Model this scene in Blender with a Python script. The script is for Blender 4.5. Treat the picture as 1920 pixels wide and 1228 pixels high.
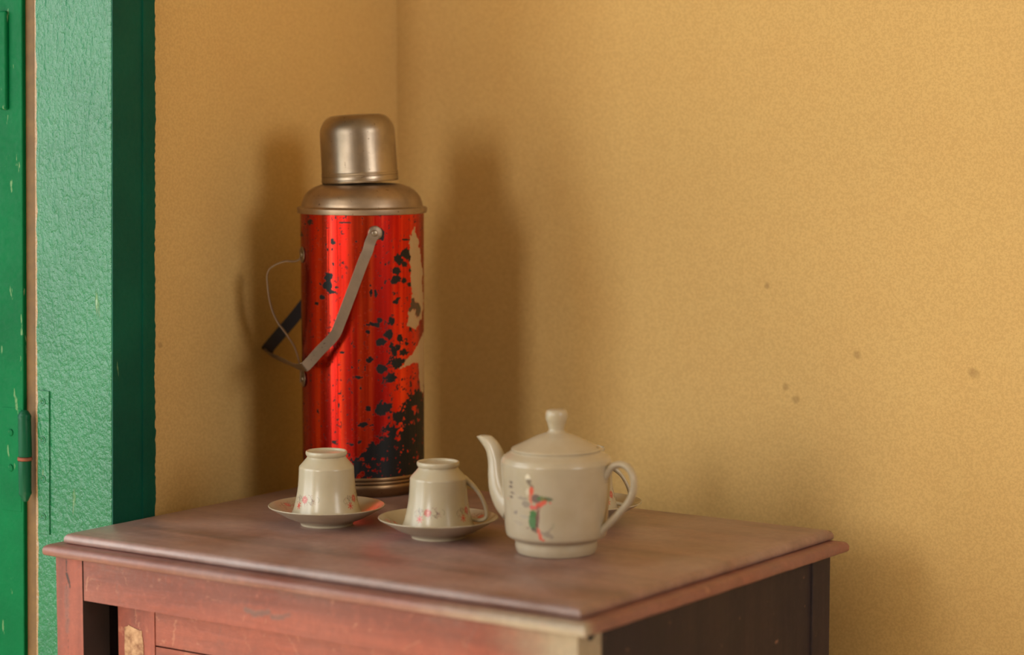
import bpy, math, random
import numpy as np
from mathutils import Matrix, Vector
random.seed(7)
S = bpy.context.scene
for o in list(bpy.data.objects): bpy.data.objects.remove(o)
C = S.collection

# ------------------------------------------------------------------ camera
PITCH, YAW = 0.09469, 0.61417
cp, sp, cy, sy = math.cos(PITCH), math.sin(PITCH), math.cos(YAW), math.sin(YAW)
Fv = Vector((-sy * cp, cy * cp, -sp)); Rv = Vector((cy, sy, 0)); Uv = Rv.cross(Fv)
cam_d = bpy.data.cameras.new('camera'); cam = bpy.data.objects.new('camera', cam_d); C.objects.link(cam)
cam.matrix_world = Matrix(((Rv.x, Uv.x, -Fv.x, 0), (Rv.y, Uv.y, -Fv.y, 0), (Rv.z, Uv.z, -Fv.z, 1.15), (0, 0, 0, 1)))
cam_d.sensor_width = 36; cam_d.lens = 4567 / 1920 * 36
cam_d.clip_start = 0.05
cam_d.dof.use_dof = True; cam_d.dof.focus_distance = 2.31; cam_d.dof.aperture_fstop = 3.0
S.camera = cam

# ------------------------------------------------------------------ light
S.view_settings.view_transform = 'Standard'; S.view_settings.look = 'None'
S.view_settings.gamma = 1; S.view_settings.use_curve_mapping = False
S.view_settings.exposure = -0.15
S.cycles.caustics_reflective = False; S.cycles.caustics_refractive = False
wd = bpy.data.worlds.new('overcast_sky'); S.world = wd; wd.use_nodes = True
bg = wd.node_tree.nodes['Background']; bg.inputs[0].default_value = (0.86, 0.93, 1.0, 1); bg.inputs[1].default_value = 1.0

def area(name, loc, aim, sx, sz, power, col):
    d = bpy.data.lights.new(name, 'AREA'); d.shape = 'RECTANGLE'; d.size = sx; d.size_y = sz
    d.energy = power; d.color = col
    o = bpy.data.objects.new(name, d); C.objects.link(o); o.location = loc
    o.rotation_euler = (Vector(aim) - Vector(loc)).to_track_quat('-Z', 'Y').to_euler()
    return o
XW, YB = -1.666, 2.142          # left wall face, back wall face
XR, YF, ZC = 2.3, -2.3, 2.85    # right wall, front wall, ceiling
LP = dict(sun=34, doorY=85, doorX=50, front=47, right=40, world=0.5)
sd_ = bpy.data.lights.new('sun', 'SUN'); sd_.energy = LP['sun']; sd_.angle = math.radians(0.6); sd_.color = (1.0, 0.95, 0.86)
sun = bpy.data.objects.new('sun', sd_); C.objects.link(sun); sun.rotation_euler = Vector((0.60, -0.22, -0.80)).to_track_quat('-Z', 'Y').to_euler()
area('daylight_door_a', (-2.55, -1.9, 1.5), (-1.5, 1.4, 1.0), 1.7, 2.2, LP['doorY'], (0.97, 1.0, 0.95))
area('daylight_door_b', (-3.3, -0.2, 1.5), (-1.5, 1.2, 1.0), 1.8, 2.0, LP['doorX'], (0.97, 1.0, 0.95))
area('daylight_window_front', (-1.31, YF - 0.12, 1.7), (-1.31, 0, 1.5), 0.62, 1.3, LP['front'], (1.0, 0.96, 0.88))
area('daylight_window_right', (XR + 0.12, 1.05, 1.9), (0, 1.15, 1.3), 1.1, 1.3, LP['right'], (1.0, 0.95, 0.86))
bg.inputs[1].default_value = LP['world']

# ------------------------------------------------------------------ helpers
def lin(r, g, b):
    f = lambda c: (c / 255 / 12.92) if c / 255 <= 0.04045 else ((c / 255 + 0.055) / 1.055) ** 2.4
    return (f(r), f(g), f(b), 1.0)

def link(o, parent=None):
    C.objects.link(o)
    if parent is not None: o.parent = parent
    return o

def mesh_obj(name, verts, faces, mat, parent=None, smooth=False, paint=None, auto=None):
    m = bpy.data.meshes.new(name)
    m.from_pydata([tuple(map(float, v)) for v in verts], [], faces)
    if paint is not None:
        a = m.color_attributes.new('paint', 'FLOAT_COLOR', 'POINT')
        a.data.foreach_set('color', np.ascontiguousarray(paint, dtype=np.float32).ravel())
    if smooth: m.shade_smooth()
    m.validate(); m.update()
    mats = mat if isinstance(mat, (list, tuple)) else [mat]
    for k in mats: m.materials.append(k)
    o = bpy.data.objects.new(name, m)
    return link(o, parent)

def empty(name, loc, rz=0.0, label=None, cat=None, group=None, kind=None, parent=None):
    o = bpy.data.objects.new(name, None); o.empty_display_size = 0.05; link(o, parent)
    o.location = loc; o.rotation_euler = (0, 0, rz)
    tag(o, label, cat, group, kind); return o

def tag(o, label=None, cat=None, group=None, kind=None):
    if label: o['label'] = label
    if cat: o['category'] = cat
    if group: o['group'] = group
    if kind: o['kind'] = kind
    return o

def bevel(o, w=0.001, seg=2, ang=35):
    b = o.modifiers.new('bevel', 'BEVEL'); b.width = w; b.segments = seg; b.limit_method = 'ANGLE'; b.angle_limit = math.radians(ang)
    for p in o.data.polygons: p.use_smooth = True
    w_ = o.modifiers.new('wn', 'WEIGHTED_NORMAL'); w_.keep_sharp = True
    return o

def box(name, lo, hi, mat, parent=None, bv=0.001):
    x0, y0, z0 = lo; x1, y1, z1 = hi
    v = [(x0, y0, z0), (x1, y0, z0), (x1, y1, z0), (x0, y1, z0), (x0, y0, z1), (x1, y0, z1), (x1, y1, z1), (x0, y1, z1)]
    f = [(0, 3, 2, 1), (4, 5, 6, 7), (0, 1, 5, 4), (1, 2, 6, 5), (2, 3, 7, 6), (3, 0, 4, 7)]
    o = mesh_obj(name, v, f, mat, parent)
    if bv: bevel(o, bv)
    return o

def catmull(pts, n=8):
    P = [np.array(p, float) for p in pts]; P = [2 * P[0] - P[1]] + P + [2 * P[-1] - P[-2]]
    out = []
    for i in range(1, len(P) - 2):
        for k in range(n):
            t = k / n
            out.append(0.5 * ((2 * P[i]) + (-P[i-1] + P[i+1]) * t + (2*P[i-1] - 5*P[i] + 4*P[i+1] - P[i+2]) * t*t + (-P[i-1] + 3*P[i] - 3*P[i+1] + P[i+2]) * t**3))
    out.append(P[-2]); return out

def fillet(pts, n=5):
    """pts: (r, z[, fillet radius]) -> polyline with rounded corners"""
    out = [np.array(pts[0][:2], float)]
    for i in range(1, len(pts) - 1):
        p = np.array(pts[i][:2], float); f = pts[i][2] if len(pts[i]) > 2 else 0
        if f <= 0: out.append(p); continue
        a = np.array(pts[i-1][:2], float) - p; b = np.array(pts[i+1][:2], float) - p
        la, lb = np.linalg.norm(a), np.linalg.norm(b); f = min(f, la * 0.49, lb * 0.49)
        A = p + a / la * f; B = p + b / lb * f
        for k in range(n + 1):
            t = k / n; out.append((1-t)**2 * A + 2*t*(1-t) * p + t*t * B)
    out.append(np.array(pts[-1][:2], float)); return out

def densify(prof, step):
    out = [prof[0]]
    for a, b in zip(prof[:-1], prof[1:]):
        n = max(1, int(np.linalg.norm(np.array(b) - np.array(a)) / step))
        for k in range(1, n + 1): out.append(np.array(a) + (np.array(b) - np.array(a)) * k / n)
    return out

def lathe(name, prof, mat, parent=None, seg=96, paint=None, wob=None):
    """profile of (r,z); r==0 ends are closed with a small hole-free fan. theta=0 faces local -Y, + goes to +X."""
    prof = [np.array(p, float) for p in prof]
    closed0 = prof[0][0] < 1e-6; closed1 = prof[-1][0] < 1e-6
    body = prof[(1 if closed0 else 0):(len(prof) - 1 if closed1 else len(prof))]
    th = np.arange(seg) * 2 * math.pi / seg
    r = np.array([p[0] for p in body])[:, None]; z = np.array([p[1] for p in body])[:, None]
    R = np.repeat(r, seg, 1); Z = np.repeat(z, seg, 1); T = np.repeat(th[None, :], len(body), 0)
    if wob is not None: R = R + wob(T, Z)
    V = np.stack([R * np.sin(T), -R * np.cos(T), Z], -1).reshape(-1, 3)
    n = len(body); faces = []
    i = np.arange(n - 1)[:, None] * seg; j = np.arange(seg)[None, :]; j2 = (j + 1) % seg
    Q = np.stack([i + j, i + j2, i + seg + j2, i + seg + j], -1).reshape(-1, 4)
    faces = Q.tolist(); V = V.tolist()
    pc = paint(T, Z, R).reshape(-1, 4).tolist() if paint is not None else None
    if closed0:
        V.append([0, 0, prof[0][1]]); k = len(V) - 1
        faces += [(k, (q + 1) % seg, q) for q in range(seg)]
        if pc: pc.append(pc[0])
    if closed1:
        V.append([0, 0, prof[-1][1]]); k = len(V) - 1; b = (n - 1) * seg
        faces += [(k, b + q, b + (q + 1) % seg) for q in range(seg)]
        if pc: pc.append(pc[b])
    return mesh_obj(name, V, faces, mat, parent, smooth=True, paint=None if pc is None else np.array(pc))

def tube(name, pts, rad, mat, parent=None, seg=16, flat=(1, 1), up=(0, 1, 0), cap=True):
    """swept elliptic section; rad list matches pts; flat=(in-plane, out-of-plane) scale; up = out-of-plane direction"""
    n = len(pts); P = [Vector(p) for p in pts]; up = Vector(up); V = []; F = []
    for i in range(n):
        t = (P[min(i+1, n-1)] - P[max(i-1, 0)]).normalized(); s = up.cross(t).normalized(); u2 = t.cross(s).normalized()
        for k in range(seg):
            a = 2 * math.pi * k / seg
            V.append(P[i] + s * (math.cos(a) * rad[i] * flat[0]) + u2 * (math.sin(a) * rad[i] * flat[1]))
    for i in range(n - 1):
        for k in range(seg):
            k2 = (k + 1) % seg; F.append((i*seg+k, i*seg+k2, (i+1)*seg+k2, (i+1)*seg+k))
    if cap: F += [tuple(range(seg))[::-1], tuple((n-1)*seg+k for k in range(seg))]
    return mesh_obj(name, V, F, mat, parent, smooth=True)

def ribbon(name, pts, wdir, width, thick, mat, parent=None):
    """flat strap along pts, width direction per point"""
    n = len(pts); V = []; F = []
    for i in range(n):
        p = Vector(pts[i]); t = (Vector(pts[min(i+1, n-1)]) - Vector(pts[max(i-1, 0)])).normalized()
        w = Vector(wdir[i]); w = (w - t * w.dot(t)).normalized(); b = t.cross(w).normalized(); ww = width[i] if hasattr(width, '__len__') else width
        for sx, sb in ((-.5, -.4), (-.485, -.5), (.485, -.5), (.5, -.4), (.5, .4), (.485, .5), (-.485, .5), (-.5, .4)):
            V.append(p + w * ww * sx + b * thick * sb)
    for i in range(n - 1):
        for k in range(8): F.append((i*8+k, i*8+(k+1) % 8, (i+1)*8+(k+1) % 8, (i+1)*8+k))
    F += [tuple(range(8))[::-1], tuple((n-1)*8+k for k in range(8))]
    o = mesh_obj(name, V, F, mat, parent, smooth=True)
    e = o.modifiers.new('es', 'EDGE_SPLIT'); e.split_angle = math.radians(22)
    return o

# numpy value noise -------------------------------------------------
def vnoise(x, y, seed=0):
    rs = np.random.RandomState(seed); L = rs.rand(256, 256)
    xi = np.floor(x).astype(int); yi = np.floor(y).astype(int); fx = x - xi; fy = y - yi
    fx = fx*fx*(3-2*fx); fy = fy*fy*(3-2*fy); a = lambda i, j: L[i % 256, j % 256]
    return (a(xi, yi)*(1-fx) + a(xi+1, yi)*fx)*(1-fy) + (a(xi, yi+1)*(1-fx) + a(xi+1, yi+1)*fx)*fy
def fbm(x, y, seed=0, oct=4, g=0.55):
    s = 0; w = 1; tot = 0
    for k in range(oct): s = s + w * vnoise(x * 2**k + 17*k, y * 2**k + 31*k, seed + k); tot += w; w *= g
    return s / tot
def sm(a, b, x): t = np.clip((x - a) / (b - a), 0, 1); return t*t*(3-2*t)
def over(col, rgb, a):
    for k in range(3): col[..., k] = col[..., k] * (1 - a) + rgb[k] * a
def inpoly(x, y, poly):
    r = np.zeros(x.shape, bool); n = len(poly)
    for i in range(n):
        x0, y0 = poly[i]; x1, y1 = poly[(i+1) % n]
        if y0 == y1: continue
        c = ((y0 > y) != (y1 > y)) & (x < (x1-x0)*(y-y0)/(y1-y0) + x0); r ^= c
    return r
def segdist(x, y, a, b):
    ax, ay = a; bx, by = b; dx, dy = bx-ax, by-ay; t = np.clip(((x-ax)*dx + (y-ay)*dy) / (dx*dx+dy*dy+1e-12), 0, 1)
    return np.hypot(x-ax-t*dx, y-ay-t*dy)

# ------------------------------------------------------------------ materials
class NT:
    def __init__(s, name):
        s.m = bpy.data.materials.new(name); s.m.use_nodes = True; s.n = s.m.node_tree.nodes; s.l = s.m.node_tree.links
        s.b = s.n['Principled BSDF']; s.tc = s.n.new('ShaderNodeTexCoord')
    def noise(s, scale=(1, 1, 1), sc=5, det=5, rough=0.55, dist=0.0, off=(0, 0, 0)):
        mp = s.n.new('ShaderNodeMapping'); mp.inputs['Scale'].default_value = scale; mp.inputs['Location'].default_value = off
        s.l.new(s.tc.outputs['Object'], mp.inputs[0])
        t = s.n.new('ShaderNodeTexNoise'); t.inputs['Scale'].default_value = sc; t.inputs['Detail'].default_value = det
        t.inputs['Roughness'].default_value = rough; t.inputs['Distortion'].default_value = dist
        s.l.new(mp.outputs[0], t.inputs['Vector']); return t.outputs['Fac']
    def ramp(s, fac, stops):
        r = s.n.new('ShaderNodeValToRGB'); e = r.color_ramp.elements
        while len(e) > 1: e.remove(e[-1])
        for i, (p, c) in enumerate(stops):
            q = e[0] if i == 0 else e.new(p); q.position = p
            q.color = c if hasattr(c, '__len__') else (c, c, c, 1)
        s.l.new(fac, r.inputs[0]); return r.outputs[0]
    def mix(s, fac, a, b, mode='MIX'):
        m = s.n.new('ShaderNodeMix'); m.data_type = 'RGBA'; m.blend_type = mode
        for sock, v in ((m.inputs[0], fac), (m.inputs[6], a), (m.inputs[7], b)):
            if isinstance(v, (int, float)): sock.default_value = v
            elif isinstance(v, tuple): sock.default_value = v
            else: s.l.new(v, sock)
        return m.outputs[2]
    def math(s, op, a, b=0.0, c=0.0):
        m = s.n.new('ShaderNodeMath'); m.operation = op
        for k, v in enumerate((a, b, c)):
            if isinstance(v, (int, float)): m.inputs[k].default_value = v
            else: s.l.new(v, m.inputs[k])
        return m.outputs[0]
    def attr(s):
        a = s.n.new('ShaderNodeAttribute'); a.attribute_name = 'paint'
        sp_ = s.n.new('ShaderNodeSeparateColor'); s.l.new(a.outputs['Color'], sp_.inputs[0])
        return a.outputs['Color'], sp_.outputs[0], sp_.outputs[1], sp_.outputs[2], a.outputs['Alpha']
    def xyz(s):
        q = s.n.new('ShaderNodeSeparateXYZ'); s.l.new(s.tc.outputs['Object'], q.inputs[0]); return q.outputs
    def spot(s, centre, scale, r0, r1, wob=0.0):
        """1 inside, 0 outside an uneven ellipsoid patch of worn, stained or paler surface"""
        v = s.n.new('ShaderNodeVectorMath'); v.operation = 'SUBTRACT'; s.l.new(s.tc.outputs['Object'], v.inputs[0]); v.inputs[1].default_value = centre
        w = s.n.new('ShaderNodeVectorMath'); w.operation = 'MULTIPLY'; s.l.new(v.outputs[0], w.inputs[0]); w.inputs[1].default_value = scale
        L = s.n.new('ShaderNodeVectorMath'); L.operation = 'LENGTH'; s.l.new(w.outputs[0], L.inputs[0])
        d = L.outputs['Value']
        if wob: d = s.math('ADD', d, s.math('MULTIPLY', s.math('SUBTRACT', s.noise(sc=90, det=4), 0.5), wob))
        mr = s.n.new('ShaderNodeMapRange'); mr.interpolation_type = 'SMOOTHSTEP'; s.l.new(d, mr.inputs[0])
        mr.inputs[1].default_value = r0; mr.inputs[2].default_value = r1; mr.inputs[3].default_value = 1; mr.inputs[4].default_value = 0
        return mr.outputs[0]
    def bump(s, h, strength=0.3, dist=0.001, prev=None):
        b = s.n.new('ShaderNodeBump'); b.inputs['Strength'].default_value = strength; b.inputs['Distance'].default_value = dist
        s.l.new(h, b.inputs['Height'])
        if prev is not None: s.l.new(prev, b.inputs['Normal'])
        return b.outputs[0]
    def set(s, **k):
        for a, v in k.items():
            i = s.b.inputs[{'col': 'Base Color', 'rough': 'Roughness', 'metal': 'Metallic', 'nor': 'Normal', 'spec': 'Specular IOR Level', 'coat': 'Coat Weight', 'coatr': 'Coat Roughness', 'aniso': 'Anisotropic', 'sss': 'Subsurface Weight'}[a]]
            if isinstance(v, (int, float)) or (isinstance(v, tuple)): i.default_value = v
            else: s.l.new(v, i)
        return s.m

def mat_plaster():
    t = NT('ochre_limewash'); big = t.noise(sc=1.3, det=3); mid = t.noise(sc=14, det=6)
    fine = t.noise(sc=420, det=3, rough=0.7)
    c = t.ramp(big, [(0.3, lin(216, 180, 116)), (0.7, lin(224, 188, 123))])
    c = t.mix(t.ramp(mid, [(0.35, 0.0), (0.75, 0.22)]), c, lin(216, 172, 108))
    c = t.mix(t.ramp(fine, [(0.42, 0.22), (0.58, 0.0)]), c, lin(160, 108, 58))
    # few old pocks and drips
    pk = t.noise(sc=48, det=2.5, off=(3.1, 0.4, 1.7))
    c = t.mix(t.ramp(pk, [(0.79, 0.0), (0.81, 0.25)]), c, lin(120, 78, 40))
    for ce, r_ in (((-1.1627, YB, .8476), .0035), ((-1.0955, YB, .8969), .004), ((-1.1971, YB, .96), .0028), ((-.9715, YB, .8869), .005), ((-1.1748, YB, .86), .003), ((XW, 1.748, 1.0441), .0045), ((XW, 1.759, .905), .003)):
        c = t.mix(t.math('MULTIPLY', t.spot(ce, (1, 1, 1), r_ * .4, r_ * 1.6, .004), 0.35), c, lin(120, 84, 50))
    h = t.math('ADD', t.math('MULTIPLY', fine, 0.5), t.math('MULTIPLY', mid, 1.6))
    return t.set(col=c, rough=0.85, spec=0.25, nor=t.bump(h, 0.16, 0.0010))
def mat_green(name, base=(8, 128, 82), dark=(4, 104, 66), rough=0.33, relief=1.0, streak=(1, 1, 0.25), chips=(70, 0.69)):
    t = NT(name); a = t.noise(sc=9, det=5); gr = t.noise(scale=streak, sc=95, det=5, dist=0.6); lump = t.noise(scale=(1, 1, 0.8), sc=210, det=3, rough=0.6)
    c = t.ramp(a, [(0.3, lin(*dark)), (0.7, lin(*base))])
    chip = t.noise(scale=(1, 1, 0.22), sc=chips[0], det=4, off=(5, 2, 1))
    cm = t.ramp(chip, [(chips[1], 0.0), (chips[1] + 0.03, 0.7)])
    c = t.mix(cm, c, lin(120, 150, 108))
    h = t.math('ADD', t.math('MULTIPLY', gr, 0.8), lump); h = t.math('SUBTRACT', h, t.math('MULTIPLY', cm, 0.6))
    r = t.ramp(lump, [(0.3, rough - 0.08), (0.7, rough + 0.12)])
    return t, c, r, t.bump(h, 0.55 * relief, 0.0016)
def green_simple(*a, spec=0.2, **k):
    t, c, r, n = mat_green(*a, **k); return t.set(col=c, rough=r, nor=n, spec=spec)

def wood(name, axis, cols, rough=(0.35, 0.55), dust=0.0, dustcol=(150, 118, 112), paint=False, spots=(), spec=0.5):
    """old red-brown varnished wood, grain along axis 0/1/2"""
    t = NT(name); sc = [14, 14, 14]; sc[axis] = 1.2; sc2 = [60, 60, 60]; sc2[axis] = 3
    g1 = t.noise(scale=tuple(sc), sc=1.6, det=6, dist=0.8); g2 = t.noise(scale=tuple(sc2), sc=3, det=4, dist=0.3); bl = t.noise(sc=7, det=4)
    c = t.ramp(g1, [(0.28, lin(*cols[0])), (0.5, lin(*cols[1])), (0.74, lin(*cols[2]))])
    c = t.mix(t.ramp(g2, [(0.35, 0.35), (0.6, 0.0)]), c, lin(*cols[0]))
    c = t.mix(t.ramp(bl, [(0.4, 0.0), (0.75, 0.4)]), c, lin(*cols[3]))
    if dust: c = t.mix(t.ramp(t.noise(sc=11, det=6, off=(2, 7, 1)), [(0.35, 0.0), (0.7, dust)]), c, lin(*dustcol))
    sp_ = t.noise(sc=60, det=3, off=(1, 3, 2)); c = t.mix(t.ramp(sp_, [(0.68, 0.0), (0.74, 0.35)]), c, lin(196, 140, 112))
    for ce, s_, r0, r1, w_, col, st in spots:
        c = t.mix(t.math('MULTIPLY', t.spot(ce, s_, r0, r1, w_), st), c, lin(*col))
    if paint:
        _, r_, g_, b_, a_ = t.attr()
        c = t.mix(r_, c, lin(34, 26, 28)); c = t.mix(g_, c, lin(206, 150, 122)); c = t.mix(b_, c, lin(112, 84, 80))
    mot = t.noise(sc=120, det=5, rough=0.7); c = t.mix(t.ramp(mot, [(0.4, 0.22), (0.6, 0.0)]), c, lin(*cols[0])); c = t.mix(t.ramp(mot, [(0.52, 0.0), (0.72, 0.3)]), c, lin(*cols[2]))
    r = t.ramp(bl, [(0.3, rough[0]), (0.7, rough[1])])
    h = t.math('ADD', t.math('ADD', g1, mot), t.math('MULTIPLY', g2, 0.6))
    return t.set(col=c, rough=r, nor=t.bump(h, 0.25, 0.0012), spec=spec)

def mat_alu(name, col=(176, 160, 142), rough=0.32, vertical=True):
    t = NT(name); st = t.noise(scale=(1, 1, 14) if not vertical else (14, 14, 0.25), sc=30, det=4); bl = t.noise(sc=22, det=5)
    dk = tuple(int(c * 0.72) for c in col)
    c = t.mix(t.ramp(bl, [(0.35, 0.75), (0.62, 0.0)]), lin(*col), lin(*dk))
    pit = t.noise(sc=240, det=2, off=(4, 4, 2)); c = t.mix(t.ramp(pit, [(0.7, 0.0), (0.74, 0.7)]), c, lin(70, 52, 40))
    return t.set(col=c, metal=1.0, rough=t.ramp(bl, [(0.3, rough + 0.1), (0.7, rough - 0.04)]), nor=t.bump(t.math('ADD', t.math('MULTIPLY', st, 0.4), bl), 0.12, 0.001))

def mat_thermos():
    t = NT('red_lacquered_metal'); _, blk, bei, oli, al = t.attr()
    st = t.noise(scale=(26, 26, 0.6), sc=2.2, det=4, dist=0.15); fn = t.noise(scale=(120, 120, 2.5), sc=2, det=3)
    c = t.ramp(st, [(0.3, lin(146, 20, 18)), (0.5, lin(198, 36, 24)), (0.68, lin(246, 84, 44))])
    c = t.mix(t.ramp(fn, [(0.35, 0.25), (0.6, 0.0)]), c, lin(112, 12, 16))
    tint = t.mix(blk, c, lin(10, 10, 14))
    tint = t.mix(bei, tint, lin(176, 152, 112)); tint = t.mix(oli, tint, lin(58, 66, 50))
    nm = t.math('MAXIMUM', t.math('MAXIMUM', blk, bei), oli)
    metal = t.math('SUBTRACT', 1.0, t.math('MULTIPLY', nm, 0.96))
    rough = t.math('ADD', 0.25, t.math('MULTIPLY', nm, 0.2))
    h = t.math('ADD', t.math('MULTIPLY', st, 1.0), t.math('MULTIPLY', fn, 0.06)); n1 = t.bump(h, 0.22, 0.004)
    n2 = t.bump(t.math('SUBTRACT', 1.0, nm), 0.06, 0.0003, prev=n1)
    return t.set(col=tint, metal=metal, rough=rough, nor=n2, spec=0.25, coat=0.12, coatr=0.22)

def mat_porcelain(name='cream_porcelain', paint=True, base=(188, 177, 155)):
    t = NT(name); n = t.noise(sc=40, det=3); c = t.ramp(n, [(0.3, lin(*base)), (0.7, lin(base[0]-8, base[1]-9, base[2]-12))])
    if paint:
        col, r_, g_, b_, a_ = t.attr(); c = t.mix(a_, c, col)
    return t.set(col=c, rough=0.24, spec=0.5)

def flat(name, col, rough=0.6, metal=0.0, bumps=0.0):
    t = NT(name); n = t.noise(sc=60, det=4); d = tuple(int(c * 0.82) for c in col)
    return t.set(col=t.ramp(n, [(0.3, lin(*d)), (0.7, lin(*col))]), rough=rough, metal=metal, nor=t.bump(n, 0.1 + bumps, 0.0008))

PLASTER = mat_plaster()
FLOOR = flat('pale_cement_tiles', (205, 192, 168), 0.6); CEIL = flat('whitewash', (222, 212, 192), 0.9); GROUND = flat('dark_ground', (72, 78, 52), 0.95)

# ------------------------------------------------------------------ the room
def struct(o): return tag(o, kind='structure')
def wall(name, boxes, mat):
    V = []; F = []
    for (x0, y0, z0), (x1, y1, z1) in boxes:
        b = len(V); V += [(x0, y0, z0), (x1, y0, z0), (x1, y1, z0), (x0, y1, z0), (x0, y0, z1), (x1, y0, z1), (x1, y1, z1), (x0, y1, z1)]
        F += [tuple(b + k for k in q) for q in ((0, 3, 2, 1), (4, 5, 6, 7), (0, 1, 5, 4), (1, 2, 6, 5), (2, 3, 7, 6), (3, 0, 4, 7))]
    return struct(mesh_obj(name, V, F, mat))
XO = -1.90                     # outside face of the left wall
D0, D1, DH = 0.42, 1.668, 2.12 # rough door opening along y, its height
wall('wall_back', [((XO, YB, 0), (XR + 0.15, YB + 0.15, ZC))], PLASTER)
wall('wall_left', [((XO, D1, 0), (XW, YB, ZC)), ((XO, YF, 0), (XW, D0, ZC)), ((XO, D0, DH), (XW, D1, ZC))], PLASTER)
wy0, wy1, wz0, wz1 = 0.45, 1.65, 1.23, 2.57
wall('wall_right', [((XR, YF, 0), (XR + 0.15, wy0, ZC)), ((XR, wy1, 0), (XR + 0.15, YB, ZC)), ((XR, wy0, 0), (XR + 0.15, wy1, wz0)), ((XR, wy0, wz1), (XR + 0.15, wy1, ZC))], CEIL)
fx0, fx1, fz0, fz1 = -1.63, -0.99, 1.04, 2.36
wall('wall_front', [((XO, YF - 0.15, 0), (fx0, YF, ZC)), ((fx1, YF - 0.15, 0), (XR + 0.15, YF, ZC)), ((fx0, YF - 0.15, 0), (fx1, YF, fz0)), ((fx0, YF - 0.15, fz1), (fx1, YF, ZC))], CEIL)
struct(box('floor', (XO, YF - 0.15, -0.1), (XR + 0.15, YB + 0.15, 0), FLOOR, None, 0))
struct(box('ceiling', (XO, YF - 0.15, ZC), (XR + 0.15, YB + 0.15, ZC + 0.1), CEIL, None, 0))
struct(box('ground', (-9, -8, -0.25), (XO, 8, -0.1), GROUND, None, 0))

# ------------------------------------------------------------------ the green door in the left wall
G_LEAF = green_simple('green_gloss_paint_door', base=(0, 106, 60), dark=(0, 86, 48), rough=0.5, spec=0.1, relief=0.5, streak=(1, 1, 0.12), chips=(150, 0.655))
G_CASE = green_simple('green_gloss_paint_casing', base=(0, 80, 62), dark=(0, 66, 52), rough=0.55, relief=0.35)
G_HINGE = green_simple('green_gloss_paint_hinge', base=(16, 88, 60), dark=(6, 70, 46), rough=0.36, relief=0.3)
def mat_jamb():
    t, c, r, n = mat_green('green_gloss_paint_jamb', base=(36, 114, 74), dark=(16, 98, 60), rough=0.28, relief=1.9)
    x = t.xyz()[0]; edge = t.noise(scale=(1, 1, 0.5), sc=60, det=5, off=(9, 1, 4))
    # paint chipped off along the outer arris
    m = t.math('GREATER_THAN', t.math('MULTIPLY', edge, 0.0062), t.math('SUBTRACT', x, -0.1037))
    c = t.mix(m, c, lin(160, 126, 92)); return t.set(col=c, rough=r, nor=n, spec=0.55)
G_JAMB = mat_jamb(); OCHRE = flat('bare_ochre_wood', (116, 84, 44), 0.7, bumps=0.3); RUST = flat('rusty_iron', (150, 82, 60), 0.7, 0.2)
door = empty('door_1', (-1.627, 1.653, 0), 0, 'green gloss painted wooden door and frame opening outwards beside the cabinet', None, kind='structure')
LEAN = -0.0205                   # the old frame is out of plumb
def lean(o, z0=0.935):
    for v in o.data.vertices: v.co.y += (v.co.z - z0) * -LEAN
    return o
def strip(name, x0, x1, y0, y1, z0, z1, mat, nz=1, jit=None, parent=door, bv=0.0015):
    """upright board in door-local coordinates; jit(z) moves the far (y1) edge"""
    V = []; F = []
    for i in range(nz + 1):
        z = z0 + (z1 - z0) * i / nz; j = jit(z) if jit else 0
        V += [(x0, y0, z), (x1, y0, z), (x1, y1 + j, z), (x0, y1 + j, z)]
    for i in range(nz):
        for k in range(4): F.append((i*4+k, i*4+(k+1) % 4, i*4+4+(k+1) % 4, i*4+4+k))
    F += [(3, 2, 1, 0), (nz*4, nz*4+1, nz*4+2, nz*4+3)]
    o = mesh_obj(name, V, F, mat, parent); lean(o)
    if bv: bevel(o, bv)
    return o
jr = np.random.RandomState(3).rand(1200)
def ragged(z):
    k = z * 420; i = int(k); f = k - i
    return ((jr[i % 1200] * (1-f) + jr[(i+1) % 1200] * f) - 0.5) * 0.0022 + (jr[int(z*40) % 1200] - .5) * 0.0016
strip('door_jamb', -0.104, -0.001, 0, 0.028, 0, 2.08, G_JAMB)
strip('door_casing', -0.0395, 0.0, 0.0005, 0.058, 0, 2.14, G_CASE, 700, ragged, bv=0)
strip('casing_bead', -0.002, 0.0016, 0.040, 0.0445, 0, 2.13, G_CASE, 300, lambda z: ragged(z) * 0.6, bv=0)
strip('frame_rebate', -0.1225, -0.103, 0.005, 0.03, 0, 2.08, OCHRE)
# far jamb on the camera side and head, out of view but part of the frame
box('door_jamb', (-0.104, D0 - 1.653, 0), (-0.001, D0 - 1.653 + 0.03, 2.08), G_CASE, door)
box('door_casing', (-0.0395, D0 - 1.653 - 0.06, 0), (0.0, D0 - 1.653 + 0.001, 2.14), G_CASE, door)
box('door_head', (-0.104, D0 - 1.653, 2.08), (-0.001, 0.0, 2.12), G_CASE, door)
# leaf, swung right back, hinge stile seen from its face
leaf = empty('door_leaf', (0, 0, 0), parent=door)
strip('hinge_stile', -0.205, -0.1205, 0.000, 0.036, 0.02, 2.07, G_LEAF, parent=leaf)
strip('door_panel', -0.66, -0.2075, 0.006, 0.030, 0.02, 2.07, G_LEAF, parent=leaf)
strip('lock_stile', -0.75, -0.6625, 0.000, 0.036, 0.02, 2.07, G_LEAF, parent=leaf)
strip('metal_strap', -0.1485, -0.1385, -0.0045, 0.001, 1.137, 1.232, G_LEAF, parent=leaf, bv=0.002)
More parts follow.
